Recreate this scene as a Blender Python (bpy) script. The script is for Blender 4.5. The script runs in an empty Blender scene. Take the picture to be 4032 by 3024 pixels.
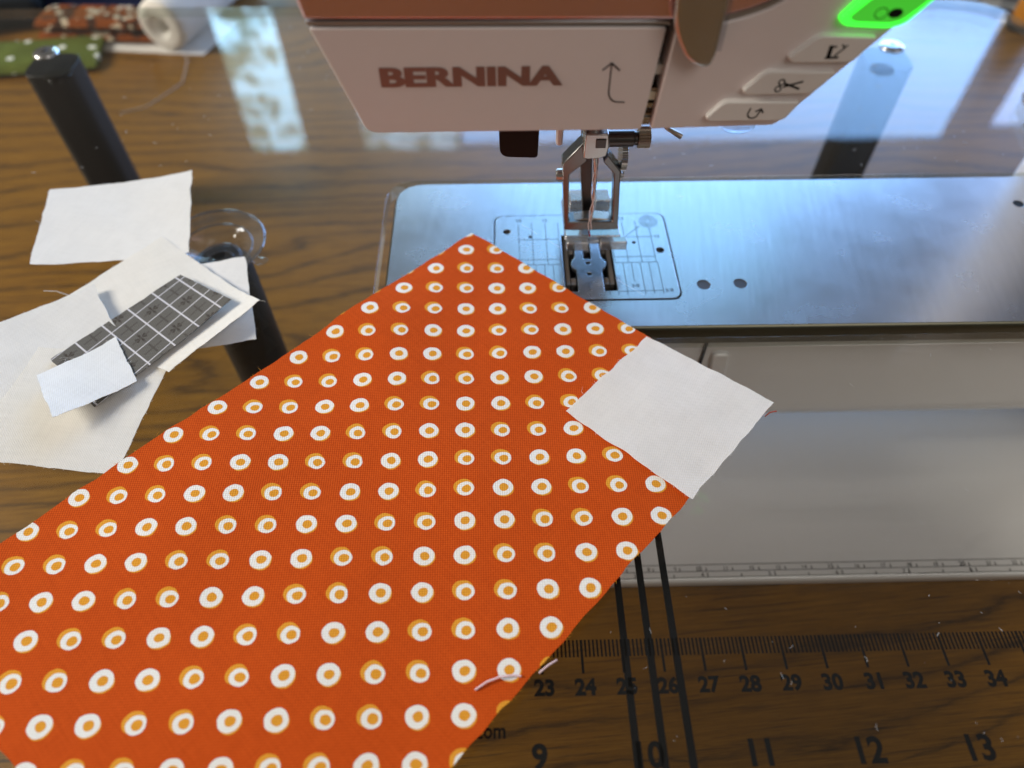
import bpy, bmesh, math, random
from mathutils import Vector, Matrix, noise

random.seed(7)
U = 0.01                      # all lengths below are centimetres
scene = bpy.context.scene
COL = scene.collection

# ------------------------------------------------------------------ camera
cam_data = bpy.data.cameras.new("camera")
cam = bpy.data.objects.new("camera", cam_data)
COL.objects.link(cam)
scene.camera = cam
RX = Vector((0.99979795, -0.02007189, -0.00108336))
DY = Vector((-0.01662466, -0.79538689, -0.60587401))
FW = Vector((0.01129934, 0.60576961, -0.79555987))
M = Matrix.Identity(4)
for i in range(3):
    M[i][0] = RX[i]; M[i][1] = -DY[i]; M[i][2] = -FW[i]
M[0][3], M[1][3], M[2][3] = -3.133 * U, -18.002 * U, 17.506 * U
cam.matrix_world = M
cam_data.sensor_width = 36.0
cam_data.sensor_fit = 'HORIZONTAL'
cam_data.lens = 24.955
cam_data.clip_start = 0.005
cam_data.clip_end = 50.0
cam_data.dof.use_dof = True
cam_data.dof.focus_distance = 0.203
cam_data.dof.aperture_fstop = 8.0

# ------------------------------------------------------------------ render settings
scene.render.engine = 'CYCLES'
scene.view_settings.view_transform = 'Standard'
scene.view_settings.look = 'None'
scene.view_settings.exposure = 0.0
scene.view_settings.gamma = 1.0
scene.view_settings.use_curve_mapping = False
cy = scene.cycles
cy.use_denoising = True
try:
    cy.denoiser = 'OPENIMAGEDENOISE'
    cy.denoising_input_passes = 'RGB_ALBEDO_NORMAL'
except Exception:
    pass
cy.max_bounces = 10
cy.diffuse_bounces = 4
cy.glossy_bounces = 5
cy.transparent_max_bounces = 24
cy.caustics_reflective = False
cy.caustics_refractive = False
cy.sample_clamp_indirect = 6.0

# ------------------------------------------------------------------ world: dim even light of the room
world = bpy.data.worlds.new("World")
scene.world = world
world.use_nodes = True
bg = world.node_tree.nodes["Background"]
bg.inputs[0].default_value = (1.0, 0.90, 0.79, 1)
bg.inputs[1].default_value = 0.13


# ------------------------------------------------------------------ window light
def window_light(name, x0, x1, z0, z1, y, radiance, color, foliage):
    d = bpy.data.lights.new(name, 'AREA')
    d.shape = 'RECTANGLE'
    d.size = (x1 - x0) * U
    d.size_y = (z1 - z0) * U
    d.energy = radiance * math.pi * d.size * d.size_y
    d.color = (1, 1, 1)
    d.use_nodes = True
    nt = d.node_tree
    em = nt.nodes.get("Emission")
    em.inputs[0].default_value = (*color, 1)
    if foliage:
        g = nt.nodes.new("ShaderNodeNewGeometry")
        n1 = nt.nodes.new("ShaderNodeTexNoise")
        n1.inputs["Scale"].default_value = 13.0
        n1.inputs["Detail"].default_value = 4.0
        n1.inputs["Roughness"].default_value = 0.62
        nt.links.new(g.outputs["Position"], n1.inputs["Vector"])
        r = nt.nodes.new("ShaderNodeValToRGB")
        r.color_ramp.elements[0].position = 0.43
        r.color_ramp.elements[0].color = (0.13, 0.19, 0.16, 1)
        r.color_ramp.elements[1].position = 0.53
        r.color_ramp.elements[1].color = (*color, 1)
        nt.links.new(n1.outputs["Fac"], r.inputs[0])
        nt.links.new(r.outputs[0], em.inputs[0])
    o = bpy.data.objects.new(name, d)
    COL.objects.link(o)
    o.location = ((x0 + x1) / 2 * U, y * U, (z0 + z1) / 2 * U)
    o.rotation_euler = (-math.pi / 2, 0, 0)
    return o


window_light("window_light", -81.5, -64.5, -30, 117, 180, 9.0, (0.44, 0.75, 1.0), True)
window_light("window_light", -46, -16, -30, 117, 180, 5.5, (0.48, 0.74, 1.0), True)
window_light("window_light", -15, 137.6, -30, 115, 180, 7.6, (0.26, 0.52, 1.0), False)
window_light("window_light", 152, 260, -30, 111, 180, 7.0, (0.36, 0.55, 1.0), False)
window_light("added_bed_light", 0, 96, 142, 176, 180, 2.4, (0.26, 0.66, 1.0), False)  # added lamp, no known window; gives the steel bed its blue bright zone
# side window to the left of the table
d = bpy.data.lights.new("side_window_light", 'AREA')
d.shape = 'RECTANGLE'
d.size, d.size_y = 0.6, 0.6
d.energy = 38.0 * math.pi * 0.6 * 0.6
d.color = (1.0, 0.93, 0.82)
o = bpy.data.objects.new("side_window_light", d)
COL.objects.link(o)
o.location = (-1.65, 0.06, 0.92)
o.rotation_euler = (Vector((-0.05, -0.05, 0)) - o.location).to_track_quat('-Z', 'Y').to_euler()


# added soft fill behind the camera, lifts machine base, cover and white square
d = bpy.data.lights.new("front_fill_light", 'AREA')
d.shape = 'RECTANGLE'
d.size, d.size_y = 1.2, 1.2
d.energy = 2.3 * math.pi * 1.44
d.color = (1.0, 0.94, 0.88)
o = bpy.data.objects.new("front_fill_light", d)
COL.objects.link(o)
o.location = (0.9, -1.3, 1.5)
o.rotation_euler = (Vector((0.02, -0.05, 0)) - o.location).to_track_quat('-Z', 'Y').to_euler()


# ------------------------------------------------------------------ mesh helpers
class MB:
    """collects shapes (in cm) and links them as one mesh object"""
    def __init__(self):
        self.v, self.f, self.m = [], [], []

    def raw(self, vs, fs, mi=0):
        o = len(self.v)
        self.v += [tuple(p) for p in vs]
        self.f += [tuple(i + o for i in f) for f in fs]
        self.m += [mi] * len(fs)
        return self

    def box(self, x0, x1, y0, y1, z0, z1, mi=0):
        vs = [(x, y, z) for z in (z0, z1) for y in (y0, y1) for x in (x0, x1)]
        return self.raw(vs, [(0, 2, 3, 1), (4, 5, 7, 6), (0, 1, 5, 4), (2, 6, 7, 3), (0, 4, 6, 2), (1, 3, 7, 5)], mi)

    def prism(self, poly, a, b, axis='z', mi=0, side=None):
        """polygon extruded from a to b along axis; poly coords are the two other axes in order"""
        n = len(poly)
        area = sum(poly[i][0] * poly[(i + 1) % n][1] - poly[(i + 1) % n][0] * poly[i][1] for i in range(n))
        if (area < 0) != (axis == 'y'):
            poly = poly[::-1]
        def pt(p, t):
            return (p[0], p[1], t) if axis == 'z' else (p[0], t, p[1]) if axis == 'y' else (t, p[0], p[1])
        o = len(self.v)
        vs = [pt(p, a) for p in poly] + [pt(p, b) for p in poly]
        self.v += vs
        s = mi if side is None else side
        self.f.append(tuple(o + i for i in reversed(range(n)))); self.m.append(mi)
        self.f.append(tuple(o + n + i for i in range(n))); self.m.append(mi)
        for i in range(n):
            j = (i + 1) % n
            self.f.append((o + i, o + j, o + n + j, o + n + i)); self.m.append(s)
        return self

    def tube(self, pts, r, n=8, mi=0, caps=True):
        pts = [Vector(p) for p in pts]
        rs = r if isinstance(r, (list, tuple)) else [r] * len(pts)
        o = len(self.v)
        up = None
        for i, p in enumerate(pts):
            t = (pts[min(i + 1, len(pts) - 1)] - pts[max(i - 1, 0)]).normalized()
            if up is None:
                up = t.orthogonal().normalized()
            else:
                up = (up - t * up.dot(t)).normalized()
            s = t.cross(up)
            for k in range(n):
                a = 2 * math.pi * k / n
                self.v.append(tuple(p + (up * math.cos(a) + s * math.sin(a)) * rs[i]))
        for i in range(len(pts) - 1):
            for k in range(n):
                k2 = (k + 1) % n
                self.f.append((o + i * n + k, o + i * n + k2, o + (i + 1) * n + k2, o + (i + 1) * n + k)); self.m.append(mi)
        if caps:
            self.f.append(tuple(o + k for k in reversed(range(n)))); self.m.append(mi)
            e = o + (len(pts) - 1) * n
            self.f.append(tuple(e + k for k in range(n))); self.m.append(mi)
        return self

    def lathe(self, prof, c, n=40, axis='z', mi=0, squash=(1, 1), close=False):
        """prof: (radius, height) pairs turned about the axis through c"""
        o = len(self.v)
        for (r, h) in prof:
            for k in range(n):
                a = 2 * math.pi * k / n
                u, w = r * math.cos(a) * squash[0], r * math.sin(a) * squash[1]
                p = (u, w, h) if axis == 'z' else (h, u, w) if axis == 'x' else (w, h, u)
                self.v.append((c[0] + p[0], c[1] + p[1], c[2] + p[2]))
        m = len(prof)
        for i in range(m if close else m - 1):
            i2 = (i + 1) % m
            for k in range(n):
                k2 = (k + 1) % n
                self.f.append((o + i * n + k, o + i * n + k2, o + i2 * n + k2, o + i2 * n + k)); self.m.append(mi)
        if not close:
            if prof[0][0] > 1e-6:
                self.f.append(tuple(o + k for k in reversed(range(n)))); self.m.append(mi)
            if prof[-1][0] > 1e-6:
                e = o + (m - 1) * n
                self.f.append(tuple(e + k for k in range(n))); self.m.append(mi)
        return self

    def build(self, name, mats, parent=None, bevel=0, segs=2, smooth=False, angle=40):
        me = bpy.data.meshes.new(name)
        me.from_pydata([(x * U, y * U, z * U) for x, y, z in self.v], [], self.f)
        if not isinstance(mats, (list, tuple)):
            mats = [mats]
        for mt in mats:
            me.materials.append(mt)
        me.polygons.foreach_set("material_index", self.m)
        me.validate()
        bm = bmesh.new(); bm.from_mesh(me)
        bmesh.ops.recalc_face_normals(bm, faces=bm.faces)
        bm.to_mesh(me); bm.free()
        return finish(name, me, parent, bevel, segs, smooth, angle)


def finish(name, me, parent=None, bevel=0, segs=2, smooth=False, angle=40):
    o = bpy.data.objects.new(name, me)
    COL.objects.link(o)
    if parent is not None:
        o.parent = parent
        o.matrix_parent_inverse = parent.matrix_world.inverted()
    if bevel:
        b = o.modifiers.new("bevel", 'BEVEL')
        b.width = bevel * U; b.segments = segs
        b.limit_method = 'ANGLE'; b.angle_limit = math.radians(angle)
        smooth = True
    if smooth:
        for p in me.polygons:
            p.use_smooth = True
        me.set_sharp_from_angle(angle=math.radians(angle))
    return o


def holed_plate(name, outer, holes, z0, z1, mats, parent=None, side=0):
    """flat plate with through holes"""
    bm = bmesh.new()
    edges = []
    for loop in [outer] + holes:
        vs = [bm.verts.new((x * U, y * U, z1 * U)) for x, y in loop]
        for i in range(len(vs)):
            edges.append(bm.edges.new((vs[i], vs[(i + 1) % len(vs)])))
    r = bmesh.ops.triangle_fill(bm, use_beauty=True, use_dissolve=False, edges=edges)
    faces = list(bm.faces)
    for f in faces:
        if f.normal.z < 0:
            f.normal_flip()
    ret = bmesh.ops.extrude_face_region(bm, geom=faces, use_keep_orig=True)
    nv = [g for g in ret['geom'] if isinstance(g, bmesh.types.BMVert)]
    bmesh.ops.translate(bm, verts=nv, vec=(0, 0, (z0 - z1) * U))
    bmesh.ops.recalc_face_normals(bm, faces=bm.faces)
    for f in bm.faces:
        f.material_index = side if abs(f.normal.z) < 0.5 else 0
    me = bpy.data.meshes.new(name)
    bm.to_mesh(me); bm.free()
    for mt in (mats if isinstance(mats, (list, tuple)) else [mats]):
        me.materials.append(mt)
    return finish(name, me, parent)


def round_poly(pts, rad, n=6):
    out = []
    m = len(pts)
    for i in range(m):
        r = rad[i] if isinstance(rad, (list, tuple)) else rad
        p0, p1, p2 = Vector(pts[i - 1]), Vector(pts[i]), Vector(pts[(i + 1) % m])
        if r <= 0:
            out.append(tuple(p1)); continue
        a, b = (p0 - p1), (p2 - p1)
        r2 = min(r, a.length * 0.48, b.length * 0.48)
        s, e = p1 + a.normalized() * r2, p1 + b.normalized() * r2
        for k in range(n + 1):
            t = k / n
            out.append(tuple(s * (1 - t) ** 2 + p1 * 2 * t * (1 - t) + e * t * t))
    return out


def rect(x0, x1, y0, y1):
    return [(x0, y0), (x1, y0), (x1, y1), (x0, y1)]


def circle(cx, cy_, r, n=20, ry=None):
    ry = ry or r
    return [(cx + r * math.cos(2 * math.pi * k / n), cy_ + ry * math.sin(2 * math.pi * k / n)) for k in range(n)]


_text_cache = {}
def text_mesh(body, bold=0.0):
    key = (body, bold)
    if key not in _text_cache:
        cu = bpy.data.curves.new("lettering", 'FONT')
        cu.body = body; cu.size = 1.0; cu.offset = bold
        cu.align_x = 'CENTER'; cu.align_y = 'CENTER'
        cu.resolution_u = 4
        ob = bpy.data.objects.new("lettering", cu)
        COL.objects.link(ob)
        dg = bpy.context.evaluated_depsgraph_get()
        me = bpy.data.meshes.new_from_object(ob.evaluated_get(dg))
        vs = [tuple(v.co) for v in me.vertices]
        fs = [tuple(p.vertices) for p in me.polygons]
        bpy.data.objects.remove(ob); bpy.data.curves.remove(cu); bpy.data.meshes.remove(me)
        xs = [v[0] for v in vs]; ys = [v[1] for v in vs]
        cx, cyy = (min(xs) + max(xs)) / 2, (min(ys) + max(ys)) / 2
        vs = [(v[0] - cx, v[1] - cyy) for v in vs]
        _text_cache[key] = (vs, fs, max(xs) - min(xs), max(ys) - min(ys))
    return _text_cache[key]


def add_text(mb, body, c, h, w=None, bold=0.0, plane='z', skew=0.0, mi=0):
    """flat letters of height h (cm), centred at c, lying in z = const or y = const"""
    vs, fs, tw, th = text_mesh(body, bold)
    sy = h / th
    sx = (w / tw) if w else sy
    out = []
    for x, y in vs:
        X, Y = x * sx + y * sy * skew, y * sy
        out.append((c[0] + X, c[1] + Y, c[2]) if plane == 'z' else (c[0] + X, c[1], c[2] + Y))
    mb.raw(out, fs, mi)
    return mb


def tag(o, label=None, cat=None, group=None, kind=None):
    if label: o["label"] = label
    if cat: o["category"] = cat
    if group: o["group"] = group
    if kind: o["kind"] = kind
    return o


def thing(name, loc, label, cat, group=None):
    o = bpy.data.objects.new(name, None)
    o.empty_display_size = 0.01
    COL.objects.link(o)
    o.location = (loc[0] * U, loc[1] * U, loc[2] * U)
    bpy.context.view_layer.update()
    return tag(o, label, cat, group)


# ------------------------------------------------------------------ material helpers
def mat(name):
    m = bpy.data.materials.new(name)
    m.use_nodes = True
    return m, m.node_tree, m.node_tree.nodes["Principled BSDF"]


def N(nt, typ, **kw):
    n = nt.nodes.new(typ)
    for k, v in kw.items():
        setattr(n, k, v)
    return n


def math_(nt, op, a, b=None, c=None, clamp=False):
    n = nt.nodes.new("ShaderNodeMath"); n.operation = op; n.use_clamp = clamp
    for i, x in enumerate((a, b, c)):
        if x is None: continue
        if isinstance(x, (int, float)): n.inputs[i].default_value = x
        else: nt.links.new(x, n.inputs[i])
    return n.outputs[0]


def mixc(nt, fac, a, b):
    n = nt.nodes.new("ShaderNodeMix"); n.data_type = 'RGBA'
    for i, x in ((0, fac), (6, a), (7, b)):
        if isinstance(x, (int, float)): n.inputs[i].default_value = x
        elif isinstance(x, (tuple, list)): n.inputs[i].default_value = (*x, 1) if len(x) == 3 else x
        else: nt.links.new(x, n.inputs[i])
    return n.outputs[2]


def noise_tex(nt, vec, scale, detail=3, rough=0.5, dist=0.0):
    n = nt.nodes.new("ShaderNodeTexNoise")
    n.inputs["Scale"].default_value = scale
    n.inputs["Detail"].default_value = detail
    n.inputs["Roughness"].default_value = rough
    n.inputs["Distortion"].default_value = dist
    if vec is not None: nt.links.new(vec, n.inputs["Vector"])
    return n.outputs["Fac"]


def mapping(nt, vec, scale=(1, 1, 1), rot=(0, 0, 0), loc=(0, 0, 0)):
    n = nt.nodes.new("ShaderNodeMapping")
    n.inputs["Scale"].default_value = scale
    n.inputs["Rotation"].default_value = rot
    n.inputs["Location"].default_value = loc
    nt.links.new(vec, n.inputs["Vector"])
    return n.outputs[0]


def bump(nt, height, strength, dist_cm):
    n = nt.nodes.new("ShaderNodeBump")
    n.inputs["Strength"].default_value = strength
    n.inputs["Distance"].default_value = dist_cm * U
    nt.links.new(height, n.inputs["Height"])
    return n.outputs[0]


def ramp(nt, fac, stops):
    n = nt.nodes.new("ShaderNodeValToRGB")
    e = n.color_ramp.elements
    while len(e) < len(stops): e.new(0.5)
    for i, (p, c) in enumerate(stops):
        e[i].position = p; e[i].color = (*c, 1)
    nt.links.new(fac, n.inputs[0])
    return n.outputs[0]


def plain(name, color, rough=0.5, metal=0.0, spec=0.5, coat=0.0, grain=0.0, grain_scale=300):
    m, nt, b = mat(name)
    b.inputs["Base Color"].default_value = (*color, 1)
    b.inputs["Roughness"].default_value = rough
    b.inputs["Metallic"].default_value = metal
    b.inputs["Specular IOR Level"].default_value = spec
    b.inputs["Coat Weight"].default_value = coat
    b.inputs["Coat Roughness"].default_value = 0.06
    tc = N(nt, "ShaderNodeTexCoord")
    nz = noise_tex(nt, tc.outputs["Object"], grain_scale, 3)
    lo = tuple(c * 0.965 for c in color)
    nt.links.new(mixc(nt, nz, lo, color), b.inputs["Base Color"])
    rr = math_(nt, 'MULTIPLY_ADD', nz, 0.06, rough - 0.03, clamp=True)
    nt.links.new(rr, b.inputs["Roughness"])
    if grain:
        nt.links.new(bump(nt, noise_tex(nt, tc.outputs["Object"], grain_scale * 6, 2), grain, 0.01), b.inputs["Normal"])
    return m


def wood_material():
    m, nt, b = mat("oak_wood")
    tc = N(nt, "ShaderNodeTexCoord")
    p = mapping(nt, tc.outputs["Object"], (100, 100, 100), (0, 0, math.radians(-4)))       # centimetres
    big = noise_tex(nt, mapping(nt, p, (0.035, 0.11, 0.1)), 1.0, 2, 0.45, 0.3)
    sep = N(nt, "ShaderNodeSeparateXYZ"); nt.links.new(p, sep.inputs[0])
    wob = noise_tex(nt, mapping(nt, p, (0.25, 1.1, 1)), 1.0, 4, 0.6)
    v = math_(nt, 'MULTIPLY_ADD', big, 7.0, math_(nt, 'MULTIPLY', sep.outputs[1], 0.75))
    v = math_(nt, 'MULTIPLY_ADD', wob, 0.9, v)
    fr = math_(nt, 'FRACT', v)
    line = ramp(nt, fr, [(0.0, (1.0,) * 3), (0.09, (0.42,) * 3), (0.26, (0.06,) * 3), (0.70, (0.0,) * 3), (0.90, (0.30,) * 3), (1.0, (1.0,) * 3)])
    fib = noise_tex(nt, mapping(nt, p, (0.55, 15.0, 1)), 1.0, 5, 0.62)
    pores = noise_tex(nt, mapping(nt, p, (1.8, 42.0, 1)), 1.0, 3, 0.6)
    base = ramp(nt, fib, [(0.25, (0.135, 0.058, 0.007)), (0.5, (0.225, 0.102, 0.012)), (0.75, (0.32, 0.155, 0.022))])
    vary = noise_tex(nt, mapping(nt, p, (0.05, 0.09, 1)), 1.0, 2)
    base = mixc(nt, math_(nt, 'MULTIPLY', vary, 0.55), base, (0.19, 0.085, 0.010))
    pm = math_(nt, 'GREATER_THAN', pores, 0.60)
    lm = math_(nt, 'MULTIPLY', line, math_(nt, 'MULTIPLY_ADD', pores, 2.0, -0.05), clamp=True)
    pres = noise_tex(nt, mapping(nt, p, (0.10, 0.45, 1)), 1.0, 3, 0.55)
    pres = math_(nt, 'MULTIPLY_ADD', pres, 3.6, -0.75, clamp=True)
    lm = math_(nt, 'MULTIPLY', lm, pres)
    streak = noise_tex(nt, mapping(nt, p, (0.28, 8.0, 1)), 1.0, 6, 0.66)
    streak = math_(nt, 'MULTIPLY_ADD', streak, 6.0, -3.25, clamp=True)
    base = mixc(nt, math_(nt, 'MULTIPLY', streak, 0.9), base, (0.060, 0.030, 0.010))
    col = mixc(nt, math_(nt, 'MULTIPLY', lm, 0.80, clamp=True), base, (0.030, 0.017, 0.009))
    col = mixc(nt, math_(nt, 'MULTIPLY', pm, 0.28), col, (0.05, 0.026, 0.010))
    nt.links.new(col, b.inputs["Base Color"])
    b.inputs["Roughness"].default_value = 0.38
    b.inputs["Specular IOR Level"].default_value = 0.25
    b.inputs["Coat Weight"].default_value = 0.08
    b.inputs["Coat Roughness"].default_value = 0.16
    nt.links.new(bump(nt, fib, 0.25, 0.02), b.inputs["Normal"])
    return m


def acrylic_material(name, tint, haze, gloss_rough=0.015, f0=0.04):
    """clear plastic: mirror-like by the angle at each face, see-through otherwise, a breath of dust"""
    m = bpy.data.materials.new(name); m.use_nodes = True
    nt = m.node_tree
    nt.nodes.remove(nt.nodes["Principled BSDF"])
    out = nt.nodes["Material Output"]
    g = N(nt, "ShaderNodeNewGeometry")
    dp = N(nt, "ShaderNodeVectorMath", operation='DOT_PRODUCT')
    nt.links.new(g.outputs["Normal"], dp.inputs[0]); nt.links.new(g.outputs["Incoming"], dp.inputs[1])
    c = math_(nt, 'ABSOLUTE', dp.outputs["Value"])
    k = math_(nt, 'POWER', math_(nt, 'SUBTRACT', 1.0, c, clamp=True), 5.0)
    fres = math_(nt, 'MULTIPLY_ADD', k, 1 - f0, f0, clamp=True)
    tr = N(nt, "ShaderNodeBsdfTransparent"); tr.inputs[0].default_value = (*tint, 1)
    gl = N(nt, "ShaderNodeBsdfGlossy"); gl.inputs["Roughness"].default_value = gloss_rough
    df = N(nt, "ShaderNodeBsdfDiffuse"); df.inputs[0].default_value = (0.8, 0.8, 0.8, 1)
    tc = N(nt, "ShaderNodeTexCoord")
    hz = noise_tex(nt, tc.outputs["Object"], 60, 5, 0.7)
    hz = math_(nt, 'MULTIPLY', math_(nt, 'POWER', hz, 2.0), haze * 3)
    m1 = N(nt, "ShaderNodeMixShader"); nt.links.new(hz, m1.inputs[0])
    nt.links.new(tr.outputs[0], m1.inputs[1]); nt.links.new(df.outputs[0], m1.inputs[2])
    m2 = N(nt, "ShaderNodeMixShader"); nt.links.new(fres, m2.inputs[0])
    nt.links.new(m1.outputs[0], m2.inputs[1]); nt.links.new(gl.outputs[0], m2.inputs[2])
    nt.links.new(m2.outputs[0], out.inputs[0])
    return m


def brushed_metal():
    m, nt, b = mat("brushed_steel")
    tc = N(nt, "ShaderNodeTexCoord")
    p = mapping(nt, tc.outputs["Object"], (100, 100, 100), (0, 0, math.radians(8)))
    s = noise_tex(nt, mapping(nt, p, (30, 1.4, 1)), 1.0, 4, 0.6)
    s2 = noise_tex(nt, mapping(nt, p, (5, 0.25, 1)), 1.0, 3, 0.5)
    cl = noise_tex(nt, mapping(nt, p, (0.4, 0.5, 1)), 1.0, 4, 0.6)
    f = math_(nt, 'MULTIPLY_ADD', s, 0.6, math_(nt, 'MULTIPLY', s2, 0.4))
    nt.links.new(ramp(nt, f, [(0.25, (0.52, 0.55, 0.58)), (0.75, (0.66, 0.69, 0.72))]), b.inputs["Base Color"])
    b.inputs["Metallic"].default_value = 1.0
    nt.links.new(math_(nt, 'MULTIPLY_ADD', cl, 0.12, 0.20), b.inputs["Roughness"])
    nt.links.new(bump(nt, s, 0.05, 0.004), b.inputs["Normal"])
    return m


def weave(nt, uvcm, pitch=0.05):
    sx = N(nt, "ShaderNodeSeparateXYZ"); nt.links.new(uvcm, sx.inputs[0])
    w = 2 * math.pi / pitch
    a = math_(nt, 'SINE', math_(nt, 'MULTIPLY', sx.outputs[0], w))
    c = math_(nt, 'SINE', math_(nt, 'MULTIPLY', sx.outputs[1], w))
    return math_(nt, 'MULTIPLY_ADD', math_(nt, 'MULTIPLY', a, c), 0.5, 0.5)


def cloth_base(name, rough=0.9):
    m, nt, b = mat(name)
    b.inputs["Roughness"].default_value = rough
    b.inputs["Specular IOR Level"].default_value = 0.06
    b.inputs["Sheen Weight"].default_value = 0.0
    b.inputs["Sheen Roughness"].default_value = 0.5
    return m, nt, b


def white_cotton(name, color, rot=0.0, open_weave=0.0):
    m, nt, b = cloth_base(name)
    tc = N(nt, "ShaderNodeTexCoord")
    p = mapping(nt, tc.outputs["Object"], (100, 100, 100), (0, 0, rot))
    wv = weave(nt, p, 0.074)
    slub = noise_tex(nt, mapping(nt, p, (1.2, 14, 1)), 1.0, 3)
    slub2 = noise_tex(nt, mapping(nt, p, (14, 1.2, 1)), 1.0, 3)
    mott = noise_tex(nt, p, 1.3, 3)
    v = math_(nt, 'MULTIPLY_ADD', wv, 0.55, math_(nt, 'MULTIPLY_ADD', slub, 0.4, math_(nt, 'MULTIPLY', slub2, 0.4)))
    v = math_(nt, 'MULTIPLY_ADD', mott, 0.35, v)
    lo = tuple(c * 0.66 for c in color)
    nt.links.new(mixc(nt, v, lo, color), b.inputs["Base Color"])
    nt.links.new(bump(nt, wv, 0.5, 0.016), b.inputs["Normal"])
    tl = N(nt, "ShaderNodeBsdfTranslucent"); tl.inputs[0].default_value = (*color, 1)
    mx = N(nt, "ShaderNodeMixShader"); mx.inputs[0].default_value = 0.18
    out = nt.nodes["Material Output"]
    nt.links.new(b.outputs[0], mx.inputs[1]); nt.links.new(tl.outputs[0], mx.inputs[2])
    if open_weave:
        tp = N(nt, "ShaderNodeBsdfTransparent")
        m3 = N(nt, "ShaderNodeMixShader"); m3.inputs[0].default_value = open_weave
        nt.links.new(mx.outputs[0], m3.inputs[1]); nt.links.new(tp.outputs[0], m3.inputs[2])
        nt.links.new(m3.outputs[0], out.inputs[0])
    else:
        nt.links.new(mx.outputs[0], out.inputs[0])
    return m


def dotted_cotton():
    """orange quilting cotton: rings printed on a square lattice, in two alternating kinds"""
    m, nt, b = cloth_base("orange_dotted_cotton")
    uv = N(nt, "ShaderNodeUVMap"); uv.uv_map = "print"
    tc = N(nt, "ShaderNodeTexCoord")
    cm = mapping(nt, tc.outputs["Object"], (100, 100, 100))
    wob = N(nt, "ShaderNodeTexNoise"); wob.inputs["Scale"].default_value = 3.2; wob.inputs["Detail"].default_value = 2
    nt.links.new(uv.outputs[0], wob.inputs["Vector"])
    off = N(nt, "ShaderNodeVectorMath", operation='SUBTRACT'); nt.links.new(wob.outputs["Color"], off.inputs[0]); off.inputs[1].default_value = (0.5, 0.5, 0.5)
    sc = N(nt, "ShaderNodeVectorMath", operation='SCALE'); nt.links.new(off.outputs[0], sc.inputs[0]); sc.inputs["Scale"].default_value = 0.07
    ad = N(nt, "ShaderNodeVectorMath", operation='ADD'); nt.links.new(uv.outputs[0], ad.inputs[0]); nt.links.new(sc.outputs[0], ad.inputs[1])
    s0 = N(nt, "ShaderNodeSeparateXYZ"); nt.links.new(uv.outputs[0], s0.inputs[0])
    s = N(nt, "ShaderNodeSeparateXYZ"); nt.links.new(ad.outputs[0], s.inputs[0])
    ci = math_(nt, 'FLOOR', math_(nt, 'ADD', s0.outputs[0], 0.5))
    ki = math_(nt, 'FLOOR', math_(nt, 'ADD', s0.outputs[1], 0.5))
    fx = math_(nt, 'SUBTRACT', s.outputs[0], ci)
    fy = math_(nt, 'SUBTRACT', s.outputs[1], ki)
    md = math_(nt, 'FLOORED_MODULO', math_(nt, 'SUBTRACT', ci, ki), 4.0)
    isB = math_(nt, 'GREATER_THAN', md, 1.5)
    def disc(ax, ay, ar, bx, by, br):
        ox = math_(nt, 'MULTIPLY_ADD', isB, bx - ax, ax)
        oy = math_(nt, 'MULTIPLY_ADD', isB, by - ay, ay)
        rr = math_(nt, 'MULTIPLY_ADD', isB, br - ar, ar)
        dx = math_(nt, 'SUBTRACT', fx, ox); dy = math_(nt, 'SUBTRACT', fy, oy)
        dd = math_(nt, 'SQRT', math_(nt, 'ADD', math_(nt, 'MULTIPLY', dx, dx), math_(nt, 'MULTIPLY', dy, dy)))
        return math_(nt, 'MULTIPLY_ADD', math_(nt, 'SUBTRACT', rr, dd), 60.0, 0.5, clamp=True)
    outer = disc(0.020, -0.035, 0.258, -0.045, 0.045, 0.258)
    white = disc(-0.010, 0.005, 0.262, 0.015, -0.015, 0.222)
    core = disc(0.010, 0.000, 0.122, 0.040, -0.020, 0.122)
    p = mapping(nt, cm, (1, 1, 1), (0, 0, math.radians(44)))
    wv = weave(nt, p, 0.088)
    sl = noise_tex(nt, mapping(nt, p, (1.5, 16, 1)), 1.0, 3)
    sl2 = noise_tex(nt, mapping(nt, p, (16, 1.5, 1)), 1.0, 3)
    t = math_(nt, 'MULTIPLY_ADD', wv, 0.62, math_(nt, 'MULTIPLY_ADD', sl, 0.28, math_(nt, 'MULTIPLY', sl2, 0.22)))
    orange = mixc(nt, t, (0.27, 0.020, 0.0015), (0.70, 0.112, 0.014))
    ochre = mixc(nt, t, (0.50, 0.19, 0.016), (0.84, 0.39, 0.045))
    wht = mixc(nt, t, (0.62, 0.61, 0.57), (0.90, 0.89, 0.85))
    c = mixc(nt, outer, orange, ochre)
    c = mixc(nt, white, c, wht)
    c = mixc(nt, core, c, ochre)
    nt.links.new(c, b.inputs["Base Color"])
    nt.links.new(bump(nt, wv, 0.5, 0.016), b.inputs["Normal"])
    return m


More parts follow.
